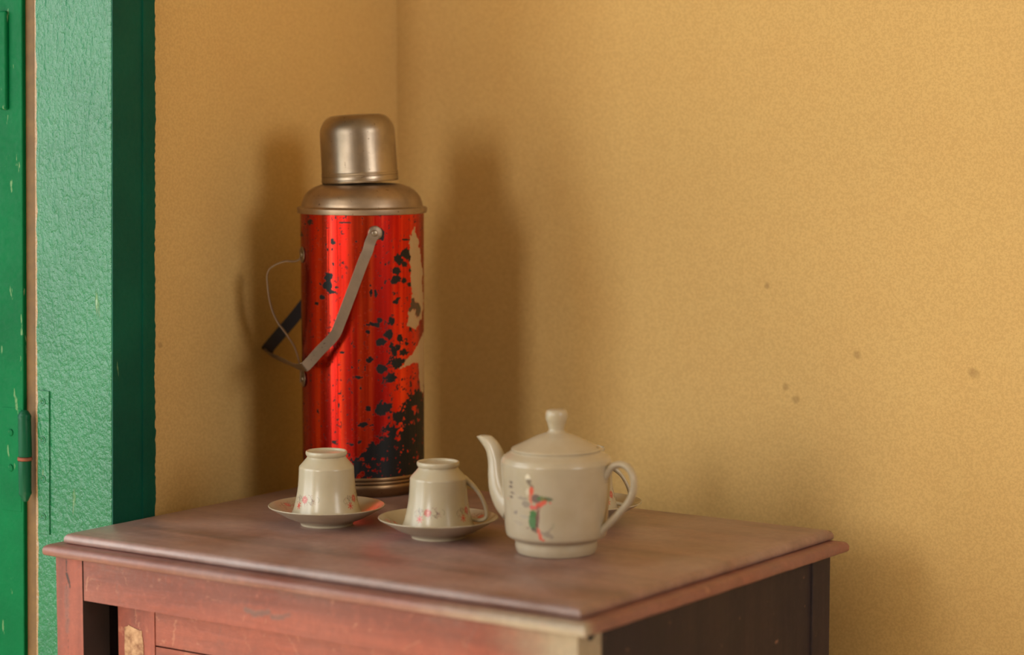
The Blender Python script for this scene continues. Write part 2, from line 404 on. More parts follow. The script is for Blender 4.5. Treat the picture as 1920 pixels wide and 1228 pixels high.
# hinge
hinge = empty('hinge', (0, 0, 0), parent=door)
def ly(z): return (z - 0.935) * -LEAN
strip('hinge_plate', -0.0985, -0.0835, -0.0016, 0.001, 0.7265, 0.8665, G_JAMB, parent=hinge, bv=0.0005)
strip('hinge_plate', -0.150, -0.123, -0.0004, 0.001, 0.7445, 0.8465, G_LEAF, parent=hinge, bv=0.0005)
kx, ky = -0.1115, -0.0065
def knuckle(z0, z1, pts, mat, name='hinge_knuckle'):
    o = lathe(name, pts, mat, hinge, 28, wob=lambda T, Z: 0.00035 * np.sin(Z * 900 + 2*T) * (np.abs(Z - (z0+z1)/2) < (z1-z0)/2 - .004))
    o.location = (kx, ky + ly((z0+z1)/2), 0); return o
knuckle(0.801, 0.846, fillet([(0, .801), (.0066, .801, .0006), (.0066, .8415, .004), (.0035, .8465, .002), (0, .847)]), G_HINGE)
knuckle(0.797, 0.801, [(0, .7975), (.0070, .7975), (.0074, .799), (.0070, .8007), (0, .8007)], RUST, 'hinge_washer')
knuckle(0.760, 0.797, fillet([(0, .757), (.0025, .757, .001), (.0064, .7655, .002), (.0066, .7972, .0006), (0, .7972)]), G_HINGE)
for z in (0.8555, 0.8185, 0.7805, 0.7435):
    s = lathe('screw', fillet([(0, 0), (.0037, 0), (.0034, .0009, .0004), (.0022, .0011), (.0020, .0005), (0, .0004)]), G_JAMB, hinge, 24)
    s.rotation_euler = (math.pi / 2, 0, 0); s.location = (-0.0915, -0.0014 + ly(z), z)
for z in (0.822, 0.787):
    s = lathe('screw', fillet([(0, 0), (.0038, 0), (.0030, .0011, .0008), (0, .0014)]), G_LEAF, hinge, 20)
    s.rotation_euler = (math.pi / 2, 0, 0); s.location = (-0.1375, -0.0003 + ly(z), z)

# ------------------------------------------------------------------ cabinet
CX0, CX1, CY0, CY1, TOP = -1.611, -1.041, 1.569, 1.993, 0.75
cab = empty('cabinet', (CX0, CY0, 0), 0, 'worn red-brown wooden cabinet in the corner, carrying the red flask and teapot', 'cabinet')
def L(x, y): return x - CX0, y - CY0
RED = [(108, 50, 40), (144, 70, 54), (166, 84, 66), (132, 74, 60)]
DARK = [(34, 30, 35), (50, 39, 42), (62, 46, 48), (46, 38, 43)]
TOPC = [(94, 66, 58), (138, 96, 84), (164, 118, 102), (138, 108, 100)]
W_TOP = wood('worn_varnished_top', 0, TOPC, (0.30, 0.48), dust=0.6, dustcol=(170, 146, 142), spec=0.9,
             spots=[((0.435, 0.262, 0), (1, 2.4, 1), 0.006, 0.020, 0.02, (70, 52, 44), 0.75)])
W_LIP = wood('worn_varnished_moulding', 0, [(104, 58, 48), (136, 76, 64), (160, 98, 84), (128, 92, 84)], (0.4, 0.56), dust=0.5, spec=0.7,
             spots=[((0.56, -0.014, 0.735), (1, 9, 1), 0.02, 0.17, 0.03, (176, 172, 152), 0.7)])  # paler, greyer patch at the right end of the front edge
W_FRONT = wood('faded_red_wood', 0, RED, (0.36, 0.5), dust=0.15, paint=True, spec=0.55,
               spots=[((0.585, 0, 0.722), (1, 0, 2.2), 0.01, 0.12, 0.03, (172, 172, 148), 0.72)])  # rail turns paler towards its right end
W_POST = wood('faded_red_wood_upright', 2, RED, (0.42, 0.6), dust=0.1, paint=True,
              spots=[((0.585, 0, 0.722), (1, 0, 1.4), 0.02, 0.125, 0.03, (172, 172, 148), 0.72)])  # same pale patch carried onto the right post
W_SIDE = wood('shaded_red_wood_side', 2, DARK, (0.5, 0.7), spec=0.3)  # much darker than the front wood: the side's shade is in the colour
W_IN = flat('dark_inside_wood', (44, 30, 28), 0.8)

def edged_slab(name, x0, x1, y0, y1, z0, z1, prof, mat, parent, ny=1, rag=0.0):
    """board whose edge follows prof [(inset, height 0..1)], top centre filled"""
    rings = []; rs = np.random.RandomState(5); V = []; n = 60
    base = []
    for i in range(n): base.append((i / n, 0, 0, -1))
    for i in range(n): base.append((1, i / n, 1, 0))
    for i in range(n): base.append((1 - i / n, 1, 0, 1))
    for i in range(n): base.append((0, 1 - i / n, -1, 0))
    jit = fbm(np.arange(len(base)) * 0.35, np.zeros(len(base)), 3, 3) - 0.5
    for inset, h in prof:
        a = len(V)
        for k, (u, v, nx_, ny_) in enumerate(base):
            e = inset + jit[k] * rag
            x = x0 + e + (x1 - x0 - 2*e) * u; y = y0 + e + (y1 - y0 - 2*e) * v
            V.append((x, y, z0 + (z1 - z0) * h + (jit[(k*7) % len(base)] * rag * 0.3 if 0.05 < h < 0.95 else 0)))
        rings.append(a)
    F = []; m = len(base)
    for a, b in zip(rings[:-1], rings[1:]):
        for k in range(m): F.append((a+k, a+(k+1) % m, b+(k+1) % m, b+k))
    F.append(tuple(rings[0]+k for k in range(m))[::-1]); F.append(tuple(rings[-1]+k for k in range(m)))
    o = mesh_obj(name, V, F, mat, parent, smooth=True)
    e = o.modifiers.new('es', 'EDGE_SPLIT'); e.split_angle = math.radians(50)
    return o
W, D = CX1 - CX0, CY1 - CY0
edged_slab('top_board', 0, W, 0, D, 0.7405, 0.75, [(.003, 0), (.0006, .08), (0, .2), (0, .52), (.0010, .72), (.0022, .9), (.0048, 1)], W_TOP, cab, rag=0.0012)
e = 0.014
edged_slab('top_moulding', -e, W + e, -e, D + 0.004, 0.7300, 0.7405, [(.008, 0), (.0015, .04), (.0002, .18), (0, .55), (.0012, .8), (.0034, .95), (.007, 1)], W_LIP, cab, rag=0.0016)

def painted_board(name, x0, x1, y0, y1, z0, z1, mat, parent, step, paint):
    """board whose front (-Y) face is a fine grid carrying paint wear"""
    nx = max(2, int((x1-x0)/step)); nz = max(2, int((z1-z0)/step)); X, Z = np.meshgrid(np.linspace(x0, x1, nx), np.linspace(z0, z1, nz))
    V = np.stack([X, np.full_like(X, y0), Z], -1).reshape(-1, 3).tolist()
    i = (np.arange(nz-1)*nx)[:, None]; j = np.arange(nx-1)[None, :]
    F = np.stack([i+j, i+j+1, i+j+nx+1, i+j+nx], -1).reshape(-1, 4).tolist()
    b = len(V); V += [(x0, y1, z0), (x1, y1, z0), (x1, y1, z1), (x0, y1, z1)]
    F += [(b, b+3, b+2, b+1)]
    F += [tuple([b, b+1] + [k for k in range(nx-1, -1, -1)])]
    F += [tuple([b+2, b+3] + [(nz-1)*nx + k for k in range(nx)])]
    F += [tuple([b+3, b] + [k*nx for k in range(nz)]), tuple([b+1, b+2] + [k*nx + nx-1 for k in range(nz-1, -1, -1)])]
    P = np.zeros((nz, nx, 4)); P[..., 3] = 1; paint(P, X, Z); P = np.concatenate([P.reshape(-1, 4), np.tile([0, 0, 0, 1], (4, 1))])
    return mesh_obj(name, V, F, mat, parent, paint=P)
def line(P, X, Z, ch, a, b, w, s=1.0, wob=0.0):
    n = (fbm(X*300, Z*300, 11, 3) - .5) * wob
    d = segdist(X + n, Z + n, a, b); P[..., ch] = np.maximum(P[..., ch], s * (1 - sm(w*0.4, w, d)))
def scuffs(P, X, Z, n, seed, s=0.5):
    rs = np.random.RandomState(seed); x0, x1, z0, z1 = X.min(), X.max(), Z.min(), Z.max()
    for k in range(n):
        cx, cz = x0 + rs.rand()*(x1-x0), z0 + rs.rand()*(z1-z0); a = rs.rand()*3.14; l = 0.0008 + rs.rand()**4*0.03
        line(P, X, Z, 1 if rs.rand() < .6 else 2, (cx, cz), (cx+math.cos(a)*l, cz+math.sin(a)*l), 0.0005 + rs.rand()**2*0.0012, s*rs.rand(), 0.004)
PY = -0.001        # face of the carcass front
PX0 = -0.009; PX1 = 0.0245; RX = 0.5685
def p_post(P, X, Z):
    x = X; scuffs(P, X, Z, 40, 2, 0.3)
    line(P, X, Z, 0, (0.0045, 0.735), (0.0045, 0.60), 0.0005, 0.8, 0.001); line(P, X, Z, 0, (0.0045, 0.725), (0.0040, 0.716), 0.0010, 0.9)
    line(P, X, Z, 0, (0.0045, 0.713), (0.0075, 0.705), 0.0021, 1.0); line(P, X, Z, 0, (0.0075, 0.705), (0.0085, 0.701), 0.0014, 0.9)
    line(P, X, Z, 2, (0.0045, 0.70), (0.004, 0.66), 0.004, 0.45, 0.004)
def p_rail(P, X, Z):
    scuffs(P, X, Z, 90, 4, 0.3)
    for a, b, w_, s_ in (((.222, .706), (.232, .7035), .0018, .8), ((.232, .7035), (.248, .707), .0020, .75), ((.252, .7035), (.264, .7045), .0018, .7), ((.262, .7045), (.272, .708), .0014, .5)):
        line(P, X, Z, 2, a, b, w_ * 2, s_, 0.003); line(P, X, Z, 0, a, b, w_, s_ * .45, 0.003)
    for k in range(13):       # ghost of old stencilled strokes, no longer readable
        x = 0.045 + k * 0.0075; line(P, X, Z, 2, (x, 0.7175), (x + 0.001, 0.7175 + 0.005 + 0.002*(k % 3)), 0.0012, 0.22, 0.001)
    n = fbm(X*40, Z*90, 21, 4); P[..., 2] = np.maximum(P[..., 2], 0.55 * sm(.5, .75, n) * sm(.715, .728, Z))
def p_door(P, X, Z):
    scuffs(P, X, Z, 90, 6, 0.35)
    line(P, X, Z, 2, (.17, .642), (.156, .628), 0.006, .8, .004); line(P, X, Z, 1, (.112, .628), (.128, .640), .0007, .8, .001)
    line(P, X, Z, 1, (.135, .615), (.15, .63), .0016, .5, .003); line(P, X, Z, 0, (.1815, .6455), (.1835, .6455), .0022, .6)
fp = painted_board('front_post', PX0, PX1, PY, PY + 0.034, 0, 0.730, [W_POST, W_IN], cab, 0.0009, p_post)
for p in fp.data.polygons:
    if p.normal.x > 0.9 or p.normal.y > 0.9: p.material_index = 1      # inner faces coloured dark, shade of the gap painted in
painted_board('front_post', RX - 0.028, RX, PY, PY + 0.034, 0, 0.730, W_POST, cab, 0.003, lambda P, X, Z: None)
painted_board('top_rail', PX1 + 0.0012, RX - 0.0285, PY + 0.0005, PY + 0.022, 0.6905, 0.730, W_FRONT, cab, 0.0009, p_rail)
painted_board('bottom_rail', PX1 + 0.001, RX - 0.0285, PY + 0.0005, PY + 0.022, 0.08, 0.12, W_FRONT, cab, 0.004, lambda P, X, Z: None)
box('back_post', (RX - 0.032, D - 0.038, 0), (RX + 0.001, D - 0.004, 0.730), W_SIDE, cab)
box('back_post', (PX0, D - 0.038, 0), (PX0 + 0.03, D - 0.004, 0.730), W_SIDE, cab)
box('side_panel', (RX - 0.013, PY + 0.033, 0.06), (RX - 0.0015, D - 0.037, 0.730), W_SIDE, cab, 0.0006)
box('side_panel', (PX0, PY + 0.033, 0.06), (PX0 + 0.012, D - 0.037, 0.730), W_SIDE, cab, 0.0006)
box('back_panel', (PX0 + 0.03, D - 0.02, 0.06), (RX - 0.032, D - 0.01, 0.730), W_IN, cab, 0)
box('bottom_shelf', (PX0 + 0.012, PY + 0.034, 0.085), (RX - 0.013, D - 0.02, 0.097), W_IN, cab, 0)
h = lathe('peg_hole', [(0, .0003), (.0030, .0003), (.0050, .0007), (.0054, 0), (0, 0)], flat('hole_dark', (16, 12, 14), 0.9), cab, 20)
h.rotation_euler = (0, math.pi / 2, 0); h.location = (RX + 0.0001, 0.0175, 0.726)
# door set back under the rail
cd = empty('cabinet_door', (0, 0, 0), parent=cab)
DY = 0.028
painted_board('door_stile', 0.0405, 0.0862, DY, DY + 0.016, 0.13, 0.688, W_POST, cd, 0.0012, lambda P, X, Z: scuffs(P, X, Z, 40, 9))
painted_board('door_panel', 0.0868, 0.520, DY + 0.0008, DY + 0.014, 0.6515, 0.688, W_FRONT, cd, 0.0011, p_door)
painted_board('door_panel', 0.0868, 0.520, DY + 0.0008, DY + 0.014, 0.13, 0.6500, W_FRONT, cd, 0.002, lambda P, X, Z: scuffs(P, X, Z, 60, 8))
# torn paper label on the stile
rs = np.random.RandomState(2); pl = []
for (a, b), (c_, d_) in zip([(.049, .625), (.049, .6635), (.0545, .6665), (.0625, .664), (.0705, .6625), (.0715, .655), (.0725, .652), (.0725, .625)], [(.049, .6635), (.0545, .6665), (.0625, .664), (.0705, .6625), (.0715, .655), (.0725, .652), (.0725, .625), (.049, .625)]):
    for k in range(6):
        t_ = k / 6; pl.append((a + (c_-a)*t_ + (rs.rand()-.5)*.0009, b + (d_-b)*t_ + (rs.rand()-.5)*.0009))
n = len(pl); V = [(x, DY - 0.0006, z) for x, z in pl] + [(x, DY + 0.0001, z) for x, z in pl]
pp = NT('old_paper'); pc = pp.ramp(pp.noise(sc=130, det=5), [(0.35, lin(128, 88, 66)), (0.55, lin(176, 138, 108)), (0.75, lin(196, 160, 128))])
mesh_obj('paper_label', V, [tuple(range(n))] + [(k, k+n, (k+1) % n + n, (k+1) % n) for k in range(n)], pp.set(col=pc, rough=0.9), cd)['label'] = 'torn brown paper label'
box('label_print', (.052, DY - 0.0009, .624), (.068, DY - 0.0005, .628), flat('ink', (40, 38, 46), 0.8), cd, 0)

# ------------------------------------------------------------------ thermos flask
ALU = mat_alu('dull_aluminium'); ALU2 = mat_alu('dull_aluminium_shoulder', (178, 156, 134), 0.42, False); ALU_S = mat_alu('aluminium_strap', (168, 150, 134), 0.42)
ALU_B = mat_alu('aged_brassy_base', (150, 122, 92), 0.34, False)
TX, TY = -1.5438, 1.9263
flask = empty('vacuum_flask', (TX, TY, TOP), math.atan2(-TX, TY), 'tall red metal vacuum flask with silver cap and chipped paint, in the corner', 'flask')
def wall_z(v): return 0.282 + (400 - v) * 0.000543
def flask_paint(T, Z, R):
    U = 682 + 115 * np.sin(T); Vv = 400 + (0.282 - Z) / 0.000543; A = T.copy(); back = np.cos(T) < 0
    s = 682 + 115 * np.where(back, 3.2 - np.sin(T), np.sin(T)) if False else U
    a = np.where(T > math.pi, T - 2*math.pi, T) * 115        # arc position in px
    n1 = fbm(a / 9, Vv / 9, 5, 4, .6); n2 = fbm(a / 3.2, Vv / 3.2, 15, 2, .5); n3 = fbm(a / 22, Vv / 22, 25, 3)
    f = np.zeros_like(U)
    def blob(x, y, rx, ry, st, rot=0.0):
        nonlocal f
        dx, dy = U - x, Vv - y; c, s_ = math.cos(rot), math.sin(rot); u, v = dx*c + dy*s_, -dx*s_ + dy*c
        f = np.maximum(f, st * np.exp(-((u/rx/1.3)**2 + (v/ry/1.3)**2)))
    for q in [(587, 414, 7, 5, 1), (577, 417, 3, 3, .9), (570, 438, 4, 5, .7), (628, 447, 4, 6, .95), (627, 460, 2, 3, .8), (590, 444, 3, 3, .75),
              (620, 512, 8, 9, 1.1), (618, 527, 8, 10, 1.1), (626, 539, 6, 4, .95), (609, 549, 6, 5, .95), (597, 561, 4, 4, .85), (628, 486, 3, 4, .85), (605, 525, 3, 3, .85), (634, 530, 7, 3, .8),
              (762, 470, 10, 8, 1.15), (768, 477, 8, 7, 1.1), (749, 479, 7, 9, 1.1), (760, 489, 6, 5, 1), (745, 502, 8, 7, 1.1), (744, 516, 9, 8, 1.15), (758, 519, 4, 5, 1), (770, 502, 4, 5, .9), (769, 528, 4, 4, .9), (745, 555, 7, 7, .85),
              (716, 432, 6, 10, 1.1), (695, 540, 5, 14, .8), (706, 540, 3, 10, .8), (717, 530, 4, 6, .7), (700, 598, 14, 6, .9), (712, 590, 6, 5, .9), (737, 590, 8, 10, .9), (691, 605, 5, 8, .75),
              (730, 617, 9, 8, 1.05), (716, 630, 9, 8, 1.05), (750, 624, 6, 6, 1.05), (740, 645, 14, 10, .95), (757, 652, 10, 8, 1.1), (764, 637, 6, 4, .95), (695, 662, 7, 6, .85), (716, 680, 9, 8, 1.0), (747, 672, 10, 10, 1.05), (733, 698, 14, 10, .95),
              (675, 694, 12, 4, .8), (645, 649, 7, 3, .8), (640, 700, 10, 3, .7), (720, 752, 18, 14, .95), (690, 754, 9, 6, .85), (686, 782, 14, 5, .85), (629, 817, 8, 5, .85), (655, 818, 8, 4, .9), (675, 815, 6, 6, .8)]:
        blob(*q)
    # broad corroded area low on the right
    reg = sm(0, 1, (Vv - 690) / 70 + (U - 765) / 60) * 1.02 * sm(660, 760, Vv)
    reg = np.maximum(reg, 1.1 * sm(0, 1, (Vv - 800) / 80 + (U - 715) / 60)); reg = np.maximum(reg, 0.72 * sm(790, 870, Vv)); reg = np.maximum(reg, 1.1 * sm(868, 884, Vv) * sm(630, 660, U))
    reg = np.maximum(reg, 0.55 * sm(555, 600, Vv) * sm(680, 730, U) * (1 - sm(785, 800, U)))
    f = np.maximum(f, reg * 0.75)
    m = sm(0.0, 0.10, f * 1.4 + (n1 - .5) * 1.5 + (n2 - .5) * .35 - 0.80)
    fleck = sm(0.75, 0.79, fbm(a / 4.2, Vv / 4.8, 45, 2, .5)) * (0.35 + 0.65 * sm(.42, .6, n3)); m = np.clip(np.maximum(m, fleck) * 1.8, 0, 1)
    m = np.maximum(m, (segdist(U, Vv, (641, 412), (661, 412)) < 1.2) * 1.0); m = np.maximum(m, (segdist(U, Vv, (756, 444), (768, 445)) < 1.6) * 1.0)
    jx = (n1 - .5) * 9
    bei = inpoly(U + jx, Vv + jx, [(778, 420), (786, 452), (793, 500), (796, 560), (793, 590), (780, 612), (763, 603), (768, 575), (772, 545), (771, 500), (768, 460), (769, 436), (773, 440)]).astype(float)
    bei = np.maximum(bei, inpoly(U + jx*.6, Vv + jx, [(797, 618), (775, 655), (748, 681), (770, 676), (784, 672), (787, 700), (789, 728), (794, 735), (800, 700), (800, 620)]).astype(float))
    oli = sm(0, .15, np.exp(-(((U-772)/13)**2 + ((Vv-563)/16)**2)) + np.exp(-(((U-785)/5)**2 + ((Vv-580)/16)**2)) + (n1-.5)*1.1 - .55) * (Vv < 612)
    bei = bei * (1 - 0.15 * n2); front = (np.cos(T) > -0.2)
    P = np.zeros(T.shape + (4,)); P[..., 0] = m * (1 - bei); P[..., 1] = bei * (1 - oli) * front; P[..., 2] = oli * bei * front; P[..., 3] = 1
    return P
dent = lambda T, Z: 0.00035 * np.sin(3*T + Z*9) + 0.00025 * np.sin(7*T - Z*21)
lathe('body', densify([(0.0618, 0.0205), (0.0624, 0.2845)], 0.0007), mat_thermos(), flask, 640, flask_paint)
lathe('shoulder', fillet([(0.0605, 0.283), (0.0653, 0.2828, .0006), (0.0657, 0.2885, .0012), (0.0612, 0.2895, .001), (0.0608, 0.2925, .002), (0.0585, 0.3000, .006), (0.051, 0.3075, .007), (0.0395, 0.3118, .003), (0.030, 0.3125), (0, 0.3125)], 6), ALU2, flask, 128)
lathe('base', fillet([(0, 0.0), (0.0562, 0.0, .001), (0.0585, 0.0025, .002), (0.0612, 0.0095, .003), (0.0608, 0.0125, .0008), (0.0596, 0.0133, .0004), (0.0618, 0.0142, .0006), (0.0618, 0.0162, .0006), (0.0602, 0.0171, .0004), (0.0625, 0.0180, .0006), (0.0625, 0.0203, .0006), (0.061, 0.0212), (0, 0.0212)]), ALU_B, flask, 128)
cap = lathe('cap', fillet([(0, 0), (0.0386, 0, .0004), (0.0392, 0.0022, .0006), (0.0386, 0.0034, .0005), (0.0384, 0.0062, .0004), (0.0390, 0.0072, .0005), (0.0383, 0.0082, .0004), (0.0388, 0.0094, .0005), (0.0382, 0.0104, .0004), (0.0380, 0.0300, .01), (0.0377, 0.0560, .012), (0.0290, 0.0672, .008), (0.0130, 0.0678, .006), (0, 0.0680)], 8), ALU, flask, 128)
cap.location = (-0.0018, 0, 0.3140); cap.rotation_euler = (0, math.radians(-3.0), 0)
# hanging bail handle: front arm, grip, rear arm
fr = [(.0112, -.0668, .2640), (.0075, -.0670, .2560), (.0052, -.0690, .2480), (.0010, -.0700, .2385), (-.0105, -.0700, .2080), (-.0223, -.0700, .1775), (-.0287, -.0695, .1640), (-.0430, -.0670, .1490), (-.0555, -.0640, .1350), (-.0600, -.0600, .1325)]
gr = [(-.0660, -.046, .1315), (-.0740, -.022, .1325), (-.0820, .004, .1330), (-.0900, .030, .1335), (-.0975, .052, .1345)]
bk = [(-.0990, .060, .1370), (-.0960, .064, .1420), (-.070, .068, .1720), (-.045, .068, .2050), (-.022, .0675, .2420), (-.0125, .066, .2600)]
pts = catmull(fr + gr + bk[:1], 6); nn = len(pts)
wd_ = []
for i, p in enumerate(pts):
    q = i / (nn - 1); j = q * (len(fr + gr) )
    if j < 9: wd_.append((0.85, 0, -0.45) if j < 5 else (0.72, 0, -0.68))
    elif j < 15: wd_.append((0.75, 0.1, -0.65))
    else: wd_.append((0.80, 0, -0.60))
ribbon('carrying_handle', pts, wd_, 0.0105, 0.0013, ALU_S, flask)
bp_ = catmull([(-.0998, .0585, .1362)] + bk, 6)
ribbon('handle_rear_arm', bp_, [(0.80, 0, -0.60)] * len(bp_), 0.0125, 0.0030, flat('dark_shaded_strap', (34, 34, 40), 0.6), flask)['label'] = 'rear arm, dark with painted shade'  # shade on the rear arm is put into a dark strap colour
def stud(parent, loc, rot, r=0.0032, name='rivet', mat=None):
    o = lathe(name, fillet([(0, 0), (r, 0), (r*.85, .0011, .0008), (0, .0015)]), mat or ALU, parent, 20); o.location = loc; o.rotation_euler = rot; return o
tab = lathe('handle_bracket', fillet([(0, 0), (.0072, 0), (.0072, .0036, .0008), (.0045, .0044), (0, .0046)]), ALU_S, flask, 24); tab.location = (.0122, -.0612, .2655); tab.rotation_euler = (math.pi/2, 0, math.radians(11))
stud(flask, (.0122, -.0672, .2655), (math.pi/2, 0, math.radians(11)))
tab = lathe('handle_bracket', fillet([(0, 0), (.0072, 0), (.0072, .0036, .0008), (.0045, .0044), (0, .0046)]), ALU_S, flask, 24); tab.location = (-.0122, .0612, .2610); tab.rotation_euler = (-math.pi/2, 0, math.radians(11))
# fixed side handle seen edge-on
zc = lambda u, v, y=0.0: ((u - 682) / 1834, y, 0.2398 + (480 - v) * 0.0005486)
sh = catmull([zc(567, 470), zc(566, 486), zc(556, 491), zc(538, 491), zc(516, 500), zc(506, 513), zc(506, 536), zc(510.5, 568), zc(521.5, 599), zc(541, 627), zc(555, 650), zc(564, 680), zc(566, 694), zc(565.6, 715)], 6)
ribbon('side_handle', sh, [(0, 1, 0)] * len(sh), 0.0125, 0.0011, ALU_S, flask)
for v_, s_ in ((477, 1), (706, 1)):
    p = zc(567, v_); o = lathe('handle_bracket', fillet([(0, 0), (.0082, 0), (.0080, .0012, .0004), (0, .0014)]), ALU_S, flask, 28)
    a_ = math.radians(-74); o.location = (.0622*math.sin(a_), -.0622*math.cos(a_), p[2]); o.rotation_euler = (math.pi/2, 0, a_)
    stud(flask, (.0635*math.sin(a_), -.0635*math.cos(a_), p[2]), (math.pi/2, 0, a_), .0028)

# ------------------------------------------------------------------ porcelain
RED_F = lin(186, 30, 30); PINK = lin(196, 120, 122); GREY = lin(104, 96, 92); MAUVE = lin(140, 92, 88); GREEN = lin(92, 104, 84)
def flowers(col, A, x, y, k=1.0, seed=0, faint=1.0, red=RED_F):
    """one spray in mm: round flower, star flower, thin scrolls"""
    rs = np.random.RandomState(seed)
    def put(rgb, a):
        a = np.clip(a, 0, 1)
        for q in range(3): col[..., q] = col[..., q]*(1-a) + rgb[q]*a
        A[...] = np.maximum(A, a)
    for q in range(34):
        cx, cy_ = rs.uniform(-13, 14)*k, rs.uniform(-3.6, 4.6)*k; r0 = rs.uniform(1.2, 2.8)*k; a0 = rs.uniform(0, 6.28); sp_ = rs.uniform(1.5, 3.6)
        d = np.hypot(x-cx, y-cy_); an = (np.arctan2(y-cy_, x-cx) - a0) % (2*math.pi)
        put([GREY, MAUVE, GREEN, MAUVE][q % 4], faint*0.85*(1-sm(.16, .42*k, np.abs(d-r0))) * (an < sp_))
    for q in range(18):
        cx, cy_ = rs.uniform(-13, 14)*k, rs.uniform(-3.4, 4.4)*k; a0 = rs.uniform(0, 3.14); u = (x-cx)*math.cos(a0)+(y-cy_)*math.sin(a0); v = -(x-cx)*math.sin(a0)+(y-cy_)*math.cos(a0)
        put(GREY if q % 2 else MAUVE, faint*0.75*(1-sm(.6, 1.0, np.hypot(u/(1.1*k), v/(.4*k)))))
    d = np.hypot(x, y-1.6*k); an = np.arctan2(y-1.6*k, x); R = (4.1 + .35*np.cos(9*an))*k/1.0*0.98
    R = R*0.9; put(red, 0.97*(1-sm(R-.25, R+.1, d))*(0.84+0.16*np.cos(9*an+d*1.5))); put(lin(228, 160, 140), .75*(1-sm(.5*k, .9*k, d))); put(lin(206, 96, 84), .5*(np.abs(d-2.1*k) < .28*k))
    x2, y2 = x+7.2*k, y+4.6*k; d = np.hypot(x2, y2); an = np.arctan2(y2, x2); R = (2.4 + 1.5*np.cos(7*an))*k
    put(lin(196, 34, 34), .97*(1-sm(R-.3, R+.3, d)))
def cup_paint(T, Z, Rr):
    col = np.zeros(T.shape + (4,)); col[..., 0], col[..., 1], col[..., 2] = lin(188, 177, 155)[:3]; A = np.zeros(T.shape)
    out = np.concatenate([[False], np.diff(Z[:, 0]) > 0])[:, None] & (Rr > .02)
    for q in range(4):
        t = (T - math.radians(-20 + 84*q) + math.pi) % (2*math.pi) - math.pi; x = t * 29; y = Z * 1000 - 16.4
        c2 = col.copy(); a2 = np.zeros(T.shape); flowers(c2, a2, x, y, 1.0, 3); m = a2 > 0
        col = np.where(m[..., None], c2, col); A = np.maximum(A, a2)
    lipm = (1 - sm(.0002, .0006, np.abs(Z - .0556))) * (vnoise(T*9, Z*0, 8) > .45) * .5 * (Rr < .021) * (Rr > .0172); over(col, lin(150, 104, 60), lipm); A = np.maximum(A, lipm)
    A = A * (out | (lipm > 0)); col[..., 3] = A; return col
def saucer_paint(T, Z, Rr):
    col = np.zeros(T.shape + (4,)); col[..., 0], col[..., 1], col[..., 2] = lin(188, 177, 155)[:3]; A = np.zeros(T.shape)
    for q in range(5):
        t = (T - math.radians(18 + 72*q) + math.pi) % (2*math.pi) - math.pi; x = t * 44; y = (Rr * 1000 - 44.5) * 1.0
        c2 = col.copy(); a2 = np.zeros(T.shape); flowers(c2, a2, x, y, .85, 5, 1.0, lin(200, 92, 90)); m = a2 > 0
        col = np.where(m[..., None], c2, col); A = np.maximum(A, a2)
    inner = (np.arange(T.shape[0]) < SI)[:, None] & (Rr > .03); col[..., 3] = A * inner * .9; return col
PORC = mat_porcelain(); PORC_P = mat_porcelain('cream_porcelain_plain', False)

cup_out = fillet([(.0324, 0.0002), (.0335, .0000, .0004), (.0336, .0010, .0006), (.0312, .0060, .002), (.0293, .0130, .004), (.0272, .0240, .004), (.0262, .0340, .004), (.0257, .0462, .0014), (.0188, .0540, .0008), (.0177, .0560, .0003), (.0186, .0564, .0005), (.0195, .0582, .0012), (.0193, .0606, .0008), (.0184, .0612, .0004), (.0174, .0604, .0005), (.0170, .0590, .0005), (0, .0586)])
cup_in = [(.0150, .0520), (.0200, .0490), (.0235, .0440), (.0243, .0340), (.0255, .0240), (.0277, .0130), (.0300, .0055)]
cup_prof = [(0, .0522)] + cup_in + [tuple(p) for p in cup_out]
top_in = [(0, .0062), (.0205, .0062), (.0235, .0066), (.0300, .0080), (.0370, .0106), (.0450, .0142), (.0510, .0172), (.0539, .0188)]
tin = densify(catmull(top_in[1:], 5), .0006); SI = len(tin)
rest = fillet([(.0539, .0188), (.0547, .0189, .0003), (.0548, .0180, .0004), (.0460, .0128, .004), (.0360, .0072, .004), (.0270, .0038, .002), (.0248, .0022, .001), (.0243, .0, .0004), (.0226, .0, .0004), (.0216, .0022), (0, .0026)])
saucer_prof = [(0, .0062)] + tin + rest[1:]
def make_cup(loc, rz, label):
    t = empty('teacup', loc, rz, label, 'cup', 'upturned floral teacups')
    ob = lathe('bowl', [np.array(cup_prof[0])] + densify([np.array(p) for p in cup_prof[1:-1]], .00055) + [np.array(cup_prof[-1])], PORC, t, 560, cup_paint)
    hp = catmull([(.0222, 0, .0450), (.0265, 0, .0425), (.0335, 0, .0362), (.0386, 0, .0290), (.0424, 0, .0205), (.0440, 0, .0130), (.0430, 0, .0088), (.0395, 0, .0068), (.0345, 0, .0066), (.0290, 0, .0080)], 6)
    rr = [0.0048 - 0.0026 * min(1, i / 14) for i in range(len(hp))]
    tube('handle', [tuple(p) for p in hp], rr, PORC_P, t, 14, (0.85, 1.15))
    return t
def make_saucer(loc, rz, label):
    o = lathe('saucer', saucer_prof, PORC, None, 560, saucer_paint); o.location = loc; o.rotation_euler = (0, 0, rz)
    return tag(o, label, 'saucer', 'floral saucers')
def dup(o, loc, rz, label):
    c = o.copy(); C.objects.link(c); c.location = loc; c.rotation_euler = (0, 0, rz); c['label'] = label
    for ch in o.children:
        d = ch.copy(); C.objects.link(d); d.parent = c
    return c
def face(x, y): return math.atan2(-x, y)
c1, c2, c3 = (-1.4433, 1.7454), (-1.3178, 1.7524), (-1.2589, 1.9038)
s1 = make_saucer((c1[0], c1[1], TOP), face(*c1), 'cream floral saucer under the leftmost upturned teacup, in front of the red flask')
